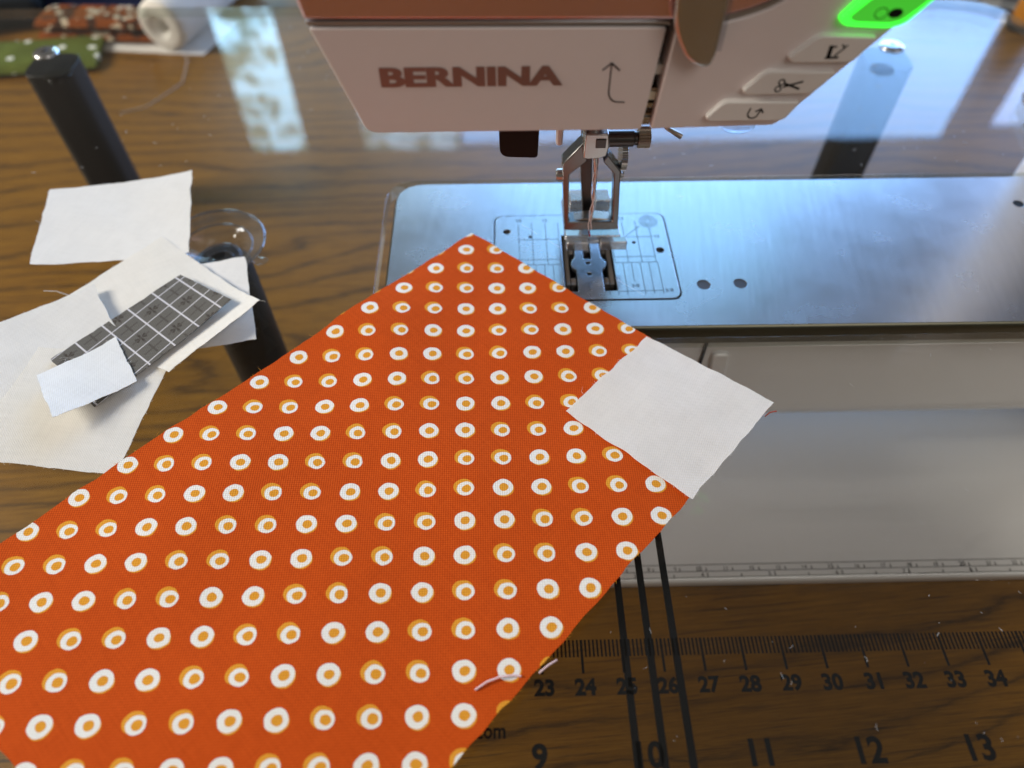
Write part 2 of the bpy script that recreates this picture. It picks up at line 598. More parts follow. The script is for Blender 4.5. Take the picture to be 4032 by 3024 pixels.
def plaid_cotton():
    m, nt, b = cloth_base("grey_plaid_cotton")
    uv = N(nt, "ShaderNodeUVMap"); uv.uv_map = "print"
    s = N(nt, "ShaderNodeSeparateXYZ"); nt.links.new(uv.outputs[0], s.inputs[0])
    tc = N(nt, "ShaderNodeTexCoord")
    cm = mapping(nt, tc.outputs["Object"], (100, 100, 100), (0, 0, math.radians(50)))
    wv = weave(nt, cm, 0.085)
    def lines(ch, half):
        f = math_(nt, 'FRACT', ch)
        d_ = math_(nt, 'ABSOLUTE', math_(nt, 'SUBTRACT', f, 0.5))
        return math_(nt, 'LESS_THAN', math_(nt, 'SUBTRACT', 0.5, d_), half), f
    lx, fx = lines(s.outputs[0], 0.028)
    ly, fy = lines(s.outputs[1], 0.024)
    ln = math_(nt, 'MAXIMUM', lx, ly)
    # darker cross and flower in alternate squares
    ax = math_(nt, 'ABSOLUTE', math_(nt, 'SUBTRACT', fx, 0.5)); ay = math_(nt, 'ABSOLUTE', math_(nt, 'SUBTRACT', fy, 0.5))
    cross = math_(nt, 'MULTIPLY', math_(nt, 'LESS_THAN', math_(nt, 'MINIMUM', ax, ay), 0.035), math_(nt, 'LESS_THAN', math_(nt, 'MAXIMUM', ax, ay), 0.36))
    chk = math_(nt, 'FLOORED_MODULO', math_(nt, 'ADD', math_(nt, 'FLOOR', s.outputs[0]), math_(nt, 'FLOOR', s.outputs[1])), 2.0)
    rr = math_(nt, 'SQRT', math_(nt, 'ADD', math_(nt, 'MULTIPLY', ax, ax), math_(nt, 'MULTIPLY', ay, ay)))
    ang = N(nt, "ShaderNodeMath"); ang.operation = 'ARCTAN2'
    nt.links.new(math_(nt, 'SUBTRACT', fx, 0.5), ang.inputs[0]); nt.links.new(math_(nt, 'SUBTRACT', fy, 0.5), ang.inputs[1])
    pet = math_(nt, 'COSINE', math_(nt, 'MULTIPLY', ang.outputs[0], 6.0))
    fl = math_(nt, 'MULTIPLY', math_(nt, 'GREATER_THAN', pet, 0.1), math_(nt, 'MULTIPLY', math_(nt, 'LESS_THAN', rr, 0.23), math_(nt, 'GREATER_THAN', rr, 0.07)))
    fl = math_(nt, 'MULTIPLY', fl, chk)
    dk = math_(nt, 'MAXIMUM', math_(nt, 'MULTIPLY', cross, 0.6), fl)
    base = mixc(nt, wv, (0.085, 0.080, 0.070), (0.17, 0.163, 0.148))
    c = mixc(nt, math_(nt, 'MULTIPLY', dk, 0.8), base, (0.045, 0.035, 0.030))
    c = mixc(nt, math_(nt, 'MULTIPLY', ln, 0.9), c, (0.66, 0.65, 0.68))
    nt.links.new(c, b.inputs["Base Color"])
    nt.links.new(bump(nt, wv, 0.5, 0.016), b.inputs["Normal"])
    return m


def spotted_cloth(name, ground, spot, scale, thr=0.35, second=None):
    m, nt, b = cloth_base(name)
    tc = N(nt, "ShaderNodeTexCoord")
    vo = N(nt, "ShaderNodeTexVoronoi"); vo.inputs["Scale"].default_value = scale
    nt.links.new(tc.outputs["Object"], vo.inputs["Vector"])
    f = math_(nt, 'LESS_THAN', vo.outputs["Distance"], thr)
    nz = noise_tex(nt, tc.outputs["Object"], scale * 0.8, 3)
    g = mixc(nt, nz, tuple(c * 0.55 for c in ground), tuple(min(1, c * 1.35) for c in ground))
    if second:
        n2 = noise_tex(nt, tc.outputs["Object"], scale * 0.55, 2)
        g = mixc(nt, math_(nt, 'GREATER_THAN', n2, 0.56), g, second)
    nt.links.new(mixc(nt, f, g, spot), b.inputs["Base Color"])
    return m


def glow(name, color, strength):
    m, nt, b = mat(name)
    b.inputs["Base Color"].default_value = (*[c * 0.5 for c in color], 1)
    b.inputs["Roughness"].default_value = 0.3
    b.inputs["Emission Color"].default_value = (*color, 1)
    b.inputs["Emission Strength"].default_value = strength
    return m


WOOD = wood_material()
ACRYLIC = acrylic_material("clear_acrylic", (0.975, 0.98, 0.975), 0.0010, 0.012, 0.024)
ACRYLIC_EDGE = acrylic_material("polished_acrylic_edge", (0.80, 0.86, 0.82), 0.07, 0.12, 0.14)
CLEAR = acrylic_material("clear_soft_plastic", (0.86, 0.87, 0.90), 0.05, 0.10, 0.06)
SOLE = acrylic_material("clear_hard_plastic", (0.50, 0.52, 0.53), 0.30, 0.12, 0.30)
RIDGE = acrylic_material("clear_plastic_ridge", (0.70, 0.72, 0.80), 0.10, 0.12, 0.20)
STEEL = brushed_metal()
CHROME = plain("polished_steel", (0.50, 0.49, 0.47), 0.24, 1.0)
FOOT = plain("foot_steel", (0.20, 0.195, 0.19), 0.26, 1.0)
BRONZE = plain("warm_steel", (0.40, 0.34, 0.28), 0.28, 1.0)
DARK_METAL = plain("dark_metal", (0.10, 0.09, 0.085), 0.32, 1.0)
GUNMETAL = plain("feed_steel", (0.36, 0.32, 0.29), 0.42, 0.8)
WHITE_PLASTIC = plain("white_plastic", (0.73, 0.655, 0.64), 0.33, 0.0, 0.5, 0.15)
BASE_PLASTIC = plain("base_plastic", (0.80, 0.79, 0.78), 0.20, 0.0, 0.5, 0.6)
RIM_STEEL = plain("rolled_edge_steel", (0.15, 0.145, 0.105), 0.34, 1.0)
BUTTON = plain("button_plastic", (0.76, 0.73, 0.70), 0.38)
SHELL = plain("glossy_shell", (0.82, 0.52, 0.50), 0.18, 0.9)
SILVER = plain("silver_trim", (0.42, 0.42, 0.44), 0.3, 0.9)
LOGO = plain("logo_metal", (0.33, 0.20, 0.18), 0.38, 0.75)
INK = plain("black_ink", (0.004, 0.004, 0.004), 0.6, 0.0, 0.15)
PURPLE_INK = plain("thread_guide_ink", (0.035, 0.022, 0.025), 0.5)
GREY_INK = plain("grey_ink", (0.10, 0.095, 0.09), 0.6)
ENGRAVE = plain("engraved_line", (0.06, 0.09, 0.12), 0.6, 0.0, 0.2)
BRIGHT_SCRATCH = plain("bright_scratch", (0.8, 0.82, 0.85), 0.3, 0.9)
BLACK = plain("black_plastic", (0.006, 0.006, 0.007), 0.30, 0.0, 0.2)
MATT_BLACK = plain("black_leg_plastic", (0.006, 0.006, 0.006), 0.45, 0.0, 0.2)
CAVITY = plain("dark_cavity", (0.012, 0.012, 0.012), 0.7)
SCREW = plain("screw_steel", (0.66, 0.67, 0.68), 0.22, 1.0)
GREEN = glow("lit_green_button", (0.045, 1.0, 0.045), 1.6)
GREEN_FACE = glow("lit_green_face", (0.055, 0.52, 0.03), 0.85)
RED = plain("red_mark", (0.55, 0.02, 0.03), 0.4)
COTTON_A = white_cotton("white_cotton", (0.90, 0.885, 0.845), 0.2)
COTTON_B = white_cotton("ivory_cotton", (0.90, 0.87, 0.80), 0.9)
COTTON_C = white_cotton("bleached_cotton", (0.93, 0.905, 0.865), 0.75, 0.12)
COTTON_D = white_cotton("toned_down_white_cotton", (0.80, 0.80, 0.79), 0.55)  # white cloth toned darker, standing in for shadow edges between the scraps
COTTON_E = white_cotton("cream_cotton", (0.86, 0.84, 0.79), 0.12)
COTTON_F = white_cotton("bright_white_cotton", (0.92, 0.92, 0.90), 0.45)
ORANGE = dotted_cotton()
PLAID = plaid_cotton()
THREAD = plain("pale_pink_thread", (0.62, 0.48, 0.47), 0.7)
PINK = plain("pink_thread", (0.80, 0.58, 0.60), 0.8)
RUST = plain("rust_thread", (0.45, 0.07, 0.02), 0.8)
LINT = plain("white_lint", (0.50, 0.50, 0.50), 0.9)

# ------------------------------------------------------------------ table top (the surface everything stands on)
WZ = -8.8
t = MB().box(-95, 95, -60, 95, WZ - 3.0, WZ).build("table_top", WOOD, bevel=0.4)
tag(t, kind='structure')

# ------------------------------------------------------------------ clear acrylic extension table
ext = thing("extension_table", (-5, 0, WZ), "clear acrylic extension table with printed ruler fitted round the machine bed", "extension table")
outline = [(-33, 20.4), (-33, -25), (23.6, -25), (23.6, -2.85), (-7.55, -2.85), (-7.55, 5.55), (19.2, 5.55), (20.3, 11.8), (23.6, 11.8), (23.6, 20.4)]
radii = [3, 3, 3, 0, 1.2, 1.2, 1.0, 1.5, 0, 3.4]
sheet_poly = round_poly(outline, radii, 10)
MB().prism(sheet_poly, -0.56, 0.0, 'z', 0, 1).build("acrylic_sheet", [ACRYLIC, ACRYLIC_EDGE], ext, bevel=0.05, segs=2, angle=60)

# black guide lines across the sheet
for x in (-0.223, 0.396, 1.042):
    MB().box(x - 0.085, x + 0.085, -24.6, -3.1, -0.66, -0.572).build("guide_line", INK, ext)
# printed ruler under the sheet
rm = MB()
RZ = -0.572
for i in range(0, 461):
    X = -25.313 + i * 0.1
    lng = (i % 10 == 0)
    rm.box(X - (0.032 if lng else 0.024), X + (0.032 if lng else 0.024), -13.16 if lng else -12.77, -12.35, RZ - 0.004, RZ)
for c in range(1, 47):
    add_text(rm, str(c), (-25.313 + c + (0.0 if c < 10 else 0.03), -13.47, RZ), 0.40, None, 0.045)
for c in range(1, 19):
    add_text(rm, str(c), (-25.317 + 2.54 * c, -14.97, RZ), 0.58, None, 0.035)
for i in range(0, 18 * 8 + 1):
    X = -25.317 + i * 2.54 / 8
    rm.box(X - 0.03, X + 0.03, -15.95, -15.40 - (0.0 if i % 8 == 0 else 0.12), RZ - 0.004, RZ)
add_text(rm, ".com", (-3.62, -14.45, RZ), 0.24, 0.78, 0.03)
rm.build("ruler_print", INK, ext)


def screw_head(c, parent, r=0.58):
    s = MB().lathe([(r, 0.0), (r, 0.05), (r * 0.92, 0.10), (r * 0.5, 0.125), (0.0, 0.13)], c, 28).build("screw", SCREW, parent, smooth=True, angle=50)
    MB().box(c[0] - 0.2, c[0] + 0.2, c[1] - 0.035, c[1] + 0.035, c[2] + 0.10, c[2] + 0.135).box(
        c[0] - 0.035, c[0] + 0.035, c[1] - 0.2, c[1] + 0.2, c[2] + 0.10, c[2] + 0.1355).build("cross_slot", DARK_METAL, s)
    return s


def leg(c, parent, top=-0.57, r=1.12):
    sq_ = lambda k: round_poly(rect(c[0] - r * k, c[0] + r * k, c[1] - r * k, c[1] + r * k), 0.75 * k, 8)
    l = MB().prism(sq_(1.0), WZ + 0.3, top, 'z').build("leg", MATT_BLACK, parent, bevel=0.05, angle=60)
    MB().prism(sq_(0.94), WZ + 0.002, WZ + 0.31, 'z').build("rubber_foot", CAVITY, l, bevel=0.05, angle=60)


for x, y in ((-24.9, 15.8), (15.95, 15.5), (-27.5, -20.5), (17.5, -20.5)):
    leg((x, y), ext)
    screw_head((x, y, 0.0), ext)

# lone support with a suction cup, pressed against the underside of the sheet
sup = thing("suction_cup_support", (-14.2, 2.6, WZ), "black support leg with clear suction cup under the acrylic beside the scraps", "support leg")
CX, CYY = -14.05, 2.75
MB().lathe([(1.05, WZ + 0.01), (1.1, WZ + 0.4), (1.2, WZ + 0.55), (1.2, -1.75), (1.12, -1.58), (0.6, -1.52)], (-14.1, 2.6, 0), 36).build("leg", MATT_BLACK, sup, smooth=True, angle=50)
cup = MB().lathe([(1.92, -0.575), (1.95, -0.62), (1.90, -0.68), (1.62, -0.74), (1.50, -0.80), (1.25, -0.90), (1.15, -1.02), (0.9, -1.15), (0.78, -1.35),
                  (0.76, -1.52), (0.3, -1.52), (0.28, -1.2), (0.62, -1.12), (0.85, -1.0), (1.2, -0.78), (1.6, -0.64)], (CX, CYY, 0), 64, close=True).build(
    "suction_cup", CLEAR, sup, smooth=True, angle=35)
for R_, r_, z_ in ((1.91, 0.055, -0.63), (1.38, 0.045, -0.88), (0.80, 0.06, -1.40), (0.50, 0.05, -1.50)):
    MB().tube([(CX + R_ * math.cos(a), CYY + R_ * math.sin(a), z_) for a in [2 * math.pi * i / 64 for i in range(65)]], r_, 8, caps=False).build("cup_ridge", RIDGE, cup, smooth=True)
tab = MB().lathe([(0.0, -0.72), (0.16, -0.70), (0.21, -0.60), (0.10, -0.575)], (CX + 1.98, CYY - 1.02, 0), 16, squash=(1.5, 1.0)).build("pull_tab", CLEAR, cup, smooth=True)

# ------------------------------------------------------------------ sewing machine
sm = thing("sewing_machine", (8, 1, WZ), "white sewing machine with clear presser foot and brushed steel bed", "sewing machine")

# --- base with a printed ruler
base_prof = round_poly([(-7.85, WZ + 0.01), (-7.95, -8.06), (11.5, -8.06), (11.5, WZ + 0.01)], [0.1, 0.25, 0.2, 0.1], 5)
base = MB().prism(base_prof, -7.2, 28.5, 'x').build("base", BASE_PLASTIC, sm, bevel=0.06)
br = MB()
BZ = -8.045
for y0 in (-7.30, -7.56, -7.80):
    br.box(-7.0, 28, y0 - 0.012, y0 + 0.012, BZ - 0.005, BZ)
for c in range(0, 24):
    X = 4.38 + (c - 10)
    br.box(X - 0.018, X + 0.018, -7.56, -7.42, BZ - 0.005, BZ)
    if c > 0:
        big = c % 5 == 0
        add_text(br, str(c), (X - (0.17 if c < 10 else 0.26), -7.455, BZ), 0.18 if big else 0.145, None, 0.01)
for i in range(0, 19):
    X = 4.40 + (i / 2 - 4) * 2.54
    whole = i % 2 == 0
    br.box(X - 0.018, X + 0.018, -7.80, -7.62 if whole else -7.68, BZ - 0.005, BZ)
    if whole and i > 0:
        add_text(br, str(i // 2), (X - 0.2, -7.70, BZ), 0.16, None, 0.01)
br.build("base_ruler", GREY_INK, base)

# --- free arm
arm_prof = round_poly([(-2.22, -0.36), (-2.30, -5.3), (-1.5, -6.4), (4.6, -6.4), (5.2, -5.4), (5.2, -0.36)], [0.0, 0.8, 0.8, 0.8, 0.8, 0.0], 6)
fa = MB().prism(arm_prof, -7.0, 20.5, 'x').build("free_arm", BASE_PLASTIC, sm, bevel=0.12)
MB().box(3.80, 3.88, -2.33, -2.0, -5.2, -0.5).build("panel_seam", CAVITY, fa)
MB().prism(round_poly([(4.15, -1.5), (4.75, -1.5), (4.95, -3.5), (4.3, -3.5)], 0.2, 5), -2.42, -2.1, 'y').build("cover_latch", BASE_PLASTIC, fa, bevel=0.08)
col_poly = round_poly([(21.0, -3.0), (28.5, -3.0), (28.5, 11.0), (21.0, 11.0)], [0.8, 1, 2, 2.6], 10)
MB().prism(col_poly, -8.05, 17.0, 'z').build("column", WHITE_PLASTIC, sm, bevel=0.1, angle=60)

# --- steel bed plate with the stitch plate let into it
SP = round_poly([(-3.40, -1.12), (2.97, -1.12), (2.95, 3.32), (-3.36, 3.26)], 0.36, 6)
bed_outer = round_poly([(-7.15, -2.32), (20.35, -2.42), (20.35, 5.28), (-7.15, 5.28)], [1.1, 0.3, 0.3, 1.1], 8)
gap = round_poly([(-3.45, -1.18), (3.03, -1.18), (3.01, 3.37), (-3.41, 3.31)], 0.38, 6)
bolt_holes = [circle(3.85, -0.48, 0.24), circle(5.13, -0.45, 0.24), circle(16.73, 3.62, 0.20)]
bed = holed_plate("bed_plate", bed_outer, [gap] + bolt_holes, -0.12, 0.0, STEEL, sm)
bb = bed.modifiers.new("bevel", 'BEVEL'); bb.width = 0.05 * U; bb.segments = 2; bb.limit_method = 'ANGLE'; bb.angle_limit = math.radians(60)
# the rolled edge of the bed
rim_prof = []
rim = MB()
k = len(bed_outer)
levels = [(0.0, -0.02), (0.05, -0.05), (0.08, -0.13), (0.09, -0.35), (0.09, -0.80)]
loops = []
for off, z in levels:
    lp = []
    for i in range(k):
        a, b_, c_ = Vector(bed_outer[i - 1]), Vector(bed_outer[i]), Vector(bed_outer[(i + 1) % k])
        tdir = (c_ - a).normalized()
        nrm = Vector((tdir.y, -tdir.x))
        lp.append((b_.x + nrm.x * off, b_.y + nrm.y * off, z))
    loops.append(lp)
vs = [p for lp in loops for p in lp]
fs = [(j * k + i, j * k + (i + 1) % k, (j + 1) * k + (i + 1) % k, (j + 1) * k + i) for j in range(len(levels) - 1) for i in range(k)]
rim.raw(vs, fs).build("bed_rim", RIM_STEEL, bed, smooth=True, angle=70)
for hx, hy, hr in ((3.85, -0.48, 0.24), (5.13, -0.45, 0.24), (16.73, 3.62, 0.20)):
    MB().lathe([(hr, -0.02), (hr * 0.97, -0.34), (0.0, -0.345)], (hx, hy, 0), 24).build("bolt_hole", plain("bored_hole", (0.035, 0.028, 0.022), 0.5) if hx < 10 else CAVITY, bed, smooth=True)
MB().box(-3.5, 3.1, -1.25, 3.45, -0.62, -0.36).build("bobbin_well", CAVITY, bed)

left_slot = round_poly([(-0.96, 2.15), (-0.96, -0.72), (-0.51, -0.75), (-0.50, 0.30), (-0.68, 0.50), (-0.68, 0.74), (-0.52, 0.95), (-0.48, 2.15)], [0.03, 0.03, 0.03, 0.08, 0.15, 0.15, 0.08, 0.03], 3)
right_slot = [(-x - 0.12, y) for x, y in left_slot][::-1]
mid_slot = round_poly([(-0.23, 2.15), (-0.23, 0.88), (0.06, 0.88), (0.06, 2.15)], 0.04, 3)
holes = [left_slot, right_slot, mid_slot, circle(-0.07, 0.66, 0.10, 16, 0.07), circle(-0.07, 0.11, 0.09, 16),
         circle(-2.93, 2.38, 0.14, 16), circle(2.59, 1.28, 0.15, 16), circle(-2.08, 2.09, 0.07, 12), circle(1.69, 1.71, 0.07, 12)]
st = holed_plate("stitch_plate", SP, holes, -0.16, 0.022, STEEL, sm)
bb = st.modifiers.new("bevel", 'BEVEL'); bb.width = 0.02 * U; bb.segments = 2; bb.limit_method = 'ANGLE'; bb.angle_limit = math.radians(60)
for hx, hy in ((-2.93, 2.38), (2.59, 1.28)):
    MB().lathe([(0.13, -0.14), (0.12, -0.07), (0.0, -0.06)], (hx, hy, 0), 16).box(hx - 0.09, hx + 0.09, hy - 0.015, hy + 0.015, -0.065, -0.05).build("plate_screw", DARK_METAL, st, smooth=True)
# feed dogs: toothed bars in the slots
def feed_bar(x0, x1, y0, y1):
    mb = MB().box(x0, x1, y0, y1, -0.36, -0.075)
    n = int((y1 - y0) / 0.085)
    for i in range(n):
        y = y0 + (i + 0.5) * (y1 - y0) / n
        mb.raw([(x0, y - 0.032, -0.075), (x1, y - 0.032, -0.075), (x1, y + 0.032, -0.075), (x0, y + 0.032, -0.075), (x0, y - 0.012, -0.02), (x1, y - 0.012, -0.02)],
               [(0, 1, 5, 4), (3, 4, 5, 2), (0, 4, 3), (1, 2, 5)])
    return mb.build("feed_dog", GUNMETAL, st)
feed_bar(-0.90, -0.76, -0.32, 2.1); feed_bar(0.64, 0.78, -0.32, 2.1)
feed_bar(-0.72, -0.56, 1.25, 2.1); feed_bar(0.44, 0.60, 1.25, 2.1)
feed_bar(-0.72, -0.56, -0.32, 0.0); feed_bar(0.44, 0.60, -0.32, 0.0)
feed_bar(-0.20, 0.03, 1.35, 2.1)
# engraved scale of the stitch plate
em = MB()
EZ = 0.0245
def seg(x0, y0, x1, y1, w=0.022, mb=em):
    dx, dy = x1 - x0, y1 - y0
    L = math.hypot(dx, dy); nx, ny = -dy / L * w / 2, dx / L * w / 2
    mb.raw([(x0 + nx, y0 + ny, EZ), (x1 + nx, y1 + ny, EZ), (x1 - nx, y1 - ny, EZ), (x0 - nx, y0 - ny, EZ)], [(0, 3, 2, 1)])
for x, ya, yb in ((-2.5, 2.8, 0.62), (-2.0, 2.85, 0.62), (-1.5, 2.85, 0.62), (-1.03, 2.85, 0.62)):
    seg(x, ya, x, yb)
for y in (1.94, 0.875, 0.61):
    seg(-2.55, y, -1.03, y)
for x in (-2.22, -1.92, -1.62, -1.32):
    seg(x, 0.6, x, -0.6)
for x, ya, yb in ((1.37, 2.86, 0.67), (1.86, 2.9, 0.67), (2.36, 2.52, 0.67), (0.90, 1.56, 0.67)):
    seg(x, ya, x, yb)
seg(1.36, 2.02, 2.42, 2.02); seg(0.9, 0.96, 2.4, 0.96); seg(0.9, 0.66, 2.42, 0.67)
for x, yb in ((1.17, -0.93), (1.47, -0.31), (1.78, -0.9), (2.09, -0.9), (2.41, -0.91)):
    seg(x, 0.66, x, yb)
seg(0.86, -0.76, 2.46, -0.74)
for x in (0.56, 0.86):
    seg(x, -0.76, x, -0.92)
seg(0.9, 1.56, 2.02, 2.62)
for r_ in (0.09, 0.15, 0.21, 0.27, 0.33):
    pts = circle(2.36, 2.87, r_, 28)
    for i in range(28):
        seg(*pts[i], *pts[(i + 1) % 28], 0.018)
for s_, c in (("25", (-2.48, 3.0)), ("15", (-1.5, 3.0)), ("15", (1.39, 3.05)), ("15", (2.58, 2.03)), ("3/8", (1.48, -0.5)), ("5/8", (2.62, -0.74))):
    add_text(em, s_, (c[0], c[1], EZ), 0.16, None, 0.01)
em.build("engraved_scale", ENGRAVE, st)
for a in ((-2.38, 2.77, -1.8, 2.23), (-1.46, 1.91, -1.01, 1.49), (0.9, -0.22, 1.68, -0.94)):
    sc_ = MB()
    seg(*a, 0.03, sc_)
    sc_.build("diagonal_guide", BRIGHT_SCRATCH, st)

# --- head: face cover, trim, shell and arm
FY = -3.0
cover_poly = round_poly([(-7.09, 10.20), (0.43, 10.14), (0.23, 7.72), (-6.26, 7.72)], [0.06, 0.05, 0.08, 0.25], 5)
cover = MB().prism(cover_poly, FY, 5.2, 'y').build("face_cover", WHITE_PLASTIC, sm, bevel=0.07, segs=3)
MB().prism([(-7.13, 10.23), (0.50, 10.17), (0.50, 10.27), (-7.15, 10.34)], FY + 0.03, 5.2, 'y').build("trim_strip", SILVER, sm, bevel=0.02)
shell_poly = [(-7.16, 10.38), (0.5, 10.30), (1.65, 10.37), (2.1, 10.49), (2.43, 10.62), (2.65, 10.76), (3.4, 11.6), (3.9, 13), (4, 17), (-8.3, 17)]
MB().prism(shell_poly, FY - 0.01, 6.5, 'y').build("upper_shell", SHELL, sm, bevel=0.06)
body_poly = [(0.44, 7.72), (3.34, 7.78), (3.45, 7.84), (5.75, 10.64), (7, 11.8), (9, 12.4), (20.4, 12.4), (20.4, 17), (4.12, 17), (4.02, 13), (3.5, 11.52), (2.72, 10.64), (2.46, 10.50), (2.1, 10.37), (1.65, 10.25), (0.63, 10.19)]
MB().prism(body_poly, FY, 6.5, 'y').build("arm_body", WHITE_PLASTIC, sm, bevel=0.06, segs=3)
arc = MB()
ap = [(0.62, 10.245), (1.65, 10.31), (2.1, 10.43), (2.45, 10.56), (2.69, 10.70), (3.45, 11.56)]
for i in range(len(ap) - 1):
    (xa, za), (xb, zb) = ap[i], ap[i + 1]
    arc.prism([(xa, za - 0.05), (xb, zb - 0.05), (xb, zb + 0.05), (xa, za + 0.05)], FY + 0.02, FY + 0.6, 'y')
arc.build("trim_curve", SILVER, sm)
# lettering on the cover
names = MB()
for k_, (ox, oz) in enumerate(((-0.018, 0.0), (0.018, 0.0))):
    add_text(names, "BERNINA", (-3.735 + ox, FY - 0.012 - 0.003 * k_, 9.105 + oz), 0.46, 4.03, 0.035, 'y')
names.build("brand_lettering", LOGO, cover)
ar = MB()
def fline(pts, w, y=FY - 0.012, mb=None):
    for i in range(len(pts) - 1):
        (x0, z0), (x1, z1) = pts[i], pts[i + 1]
        dx, dz = x1 - x0, z1 - z0
        L = math.hypot(dx, dz) or 1e-6
        nx, nz = -dz / L * w / 2, dx / L * w / 2
        ex, ez = dx / L * w * 0.3, dz / L * w * 0.3
        mb.raw([(x0 + nx - ex, y, z0 + nz - ez), (x1 + nx + ex, y, z1 + nz + ez), (x1 - nx + ex, y, z1 - nz + ez), (x0 - nx - ex, y, z0 - nz - ez)], [(0, 1, 2, 3)])
stem = [(-0.65, 9.37), (-0.645, 8.72)] + [(-0.645 + 0.22 * (1 - math.cos(a)), 8.72 - 0.27 * math.sin(a)) for a in [i * math.pi / 16 for i in range(1, 9)]] + [(-0.26, 8.44)]
fline(stem, 0.032, mb=ar)
fline([(-0.83, 9.22), (-0.65, 9.38), (-0.46, 9.21)], 0.036, mb=ar)
ar.build("threading_arrow", PURPLE_INK, cover)
# what shows in the thread slot
slot_bits = [("slot_lining", CAVITY, 7.72, 10.15, -2.35), ("take_up_guide", CHROME, 7.76, 7.95, -2.85), ("tension_plate", BRONZE, 7.97, 8.03, -2.8), ("tension_disc", CHROME, 8.18, 8.30, -2.82),
             ("thread_guide", plain("cream_nylon", (0.66, 0.60, 0.46), 0.5), 8.38, 8.58, -2.82), ("tension_post", DARK_METAL, 8.06, 8.13, -2.8), ("slot_screw", BRONZE, 8.60, 8.66, -2.8), ("lever_pad", plain("pale_nylon", (0.62, 0.60, 0.54), 0.5), 8.98, 9.20, -2.78)]
for nm, mt, za, zb, y in slot_bits:
    xa, xb = 0.335 + (za - 7.72) * 0.081, 0.335 + (zb - 7.72) * 0.081
    w = 0.095 if nm != "slot_lining" else 0.12
    MB().prism([(xa - w, za), (xa + w, za), (xb + w, zb), (xb - w, zb)], y, y + 0.4, 'y').build(nm, mt, sm)
# polished lever hanging before the slot
lever_poly = round_poly([(0.42, 12.5), (0.44, 10.5), (0.58, 10.10), (0.85, 9.66), (1.15, 9.46), (1.42, 9.45), (1.50, 9.75), (1.50, 12.5)], [0, 0.2, 0.15, 0.15, 0.15, 0.12, 0.1, 0], 4)
MB().prism(lever_poly, FY - 0.42, FY - 0.2, 'y').build("threading_lever", CHROME, sm, bevel=0.1, segs=4)
MB().box(1.52, 1.62, FY - 0.3, FY - 0.01, 9.75, 12.4).build("lever_guard", CLEAR, sm, bevel=0.03)

# --- buttons
def button(poly, mt, face=None):
    p = round_poly(poly, 0.13, 5)
    b_ = MB().prism(p, FY - 0.14, FY + 0.05, 'y').build("button", mt, sm, bevel=0.07, segs=3)
    if face:
        cx = sum(q[0] for q in poly) / len(poly); cz = sum(q[1] for q in poly) / len(poly)
        MB().prism(round_poly([(cx + (x - cx) * 0.78, cz + (z - cz) * 0.62) for x, z in poly], 0.08, 4), FY - 0.155, FY - 0.13, 'y').build("button_face", face, b_)
    return b_
IY = FY - 0.145
b1 = button([(1.66, 8.08), (2.02, 8.50), (3.80, 8.47), (3.52, 7.99), (1.78, 7.985)], BUTTON)
b2 = button([(2.36, 8.74), (2.80, 9.21), (4.38, 9.18), (3.96, 8.665), (2.47, 8.655)], BUTTON)
b3 = button([(3.16, 9.50), (3.70, 10.0), (4.98, 9.95), (4.62, 9.385), (3.28, 9.395)], BUTTON)
b4 = button([(3.97, 10.32), (4.45, 10.98), (6.0, 10.98), (5.42, 10.22), (5.12, 10.13), (4.15, 10.19)], GREEN, GREEN_FACE)
ic = MB()
fline([(2.66, 8.33), (2.63, 8.21)] + [(2.75 - 0.12 * math.cos(a), 8.19 - 0.11 * math.sin(a)) for a in [i * math.pi / 10 for i in range(0, 9)]] + [(2.90, 8.26)], 0.034, IY, ic)
fline([(2.80, 8.25), (2.91, 8.31), (2.97, 8.22)], 0.04, IY, ic)
ic.build("reverse_symbol", INK, b1)
ic = MB()
fline([(3.26, 8.93), (3.62, 8.80)], 0.05, IY, ic); fline([(3.26, 8.85), (3.66, 8.97)], 0.045, IY, ic)
for cx, cz in ((3.19, 8.96), (3.15, 8.80)):
    pts = circle(cx, cz, 0.065, 14); fline(pts + [pts[0]], 0.03, IY, ic)
ic.build("scissors_symbol", INK, b2)
ic = MB()
fline([(4.02, 9.76), (4.03, 9.52)], 0.09, IY, ic); fline([(3.98, 9.51), (4.24, 9.52)], 0.05, IY, ic); fline([(4.05, 9.75), (4.13, 9.76)], 0.04, IY, ic)
fline([(4.16, 9.56), (4.25, 9.66), (4.32, 9.72)], 0.035, IY, ic); fline([(4.25, 9.80), (4.30, 9.74), (4.36, 9.78)], 0.035, IY, ic)
ic.build("presser_foot_symbol", INK, b3)
ic = MB()
ring = circle(4.80, 10.46, 0.13, 22, 0.11); fline(ring + [ring[0]], 0.02, FY - 0.162, ic)
ic.raw([(x, FY - 0.162, z) for x, z in circle(5.10, 10.46, 0.15, 20, 0.10)], [tuple(range(20))])
ic.build("start_symbol", INK, b4)

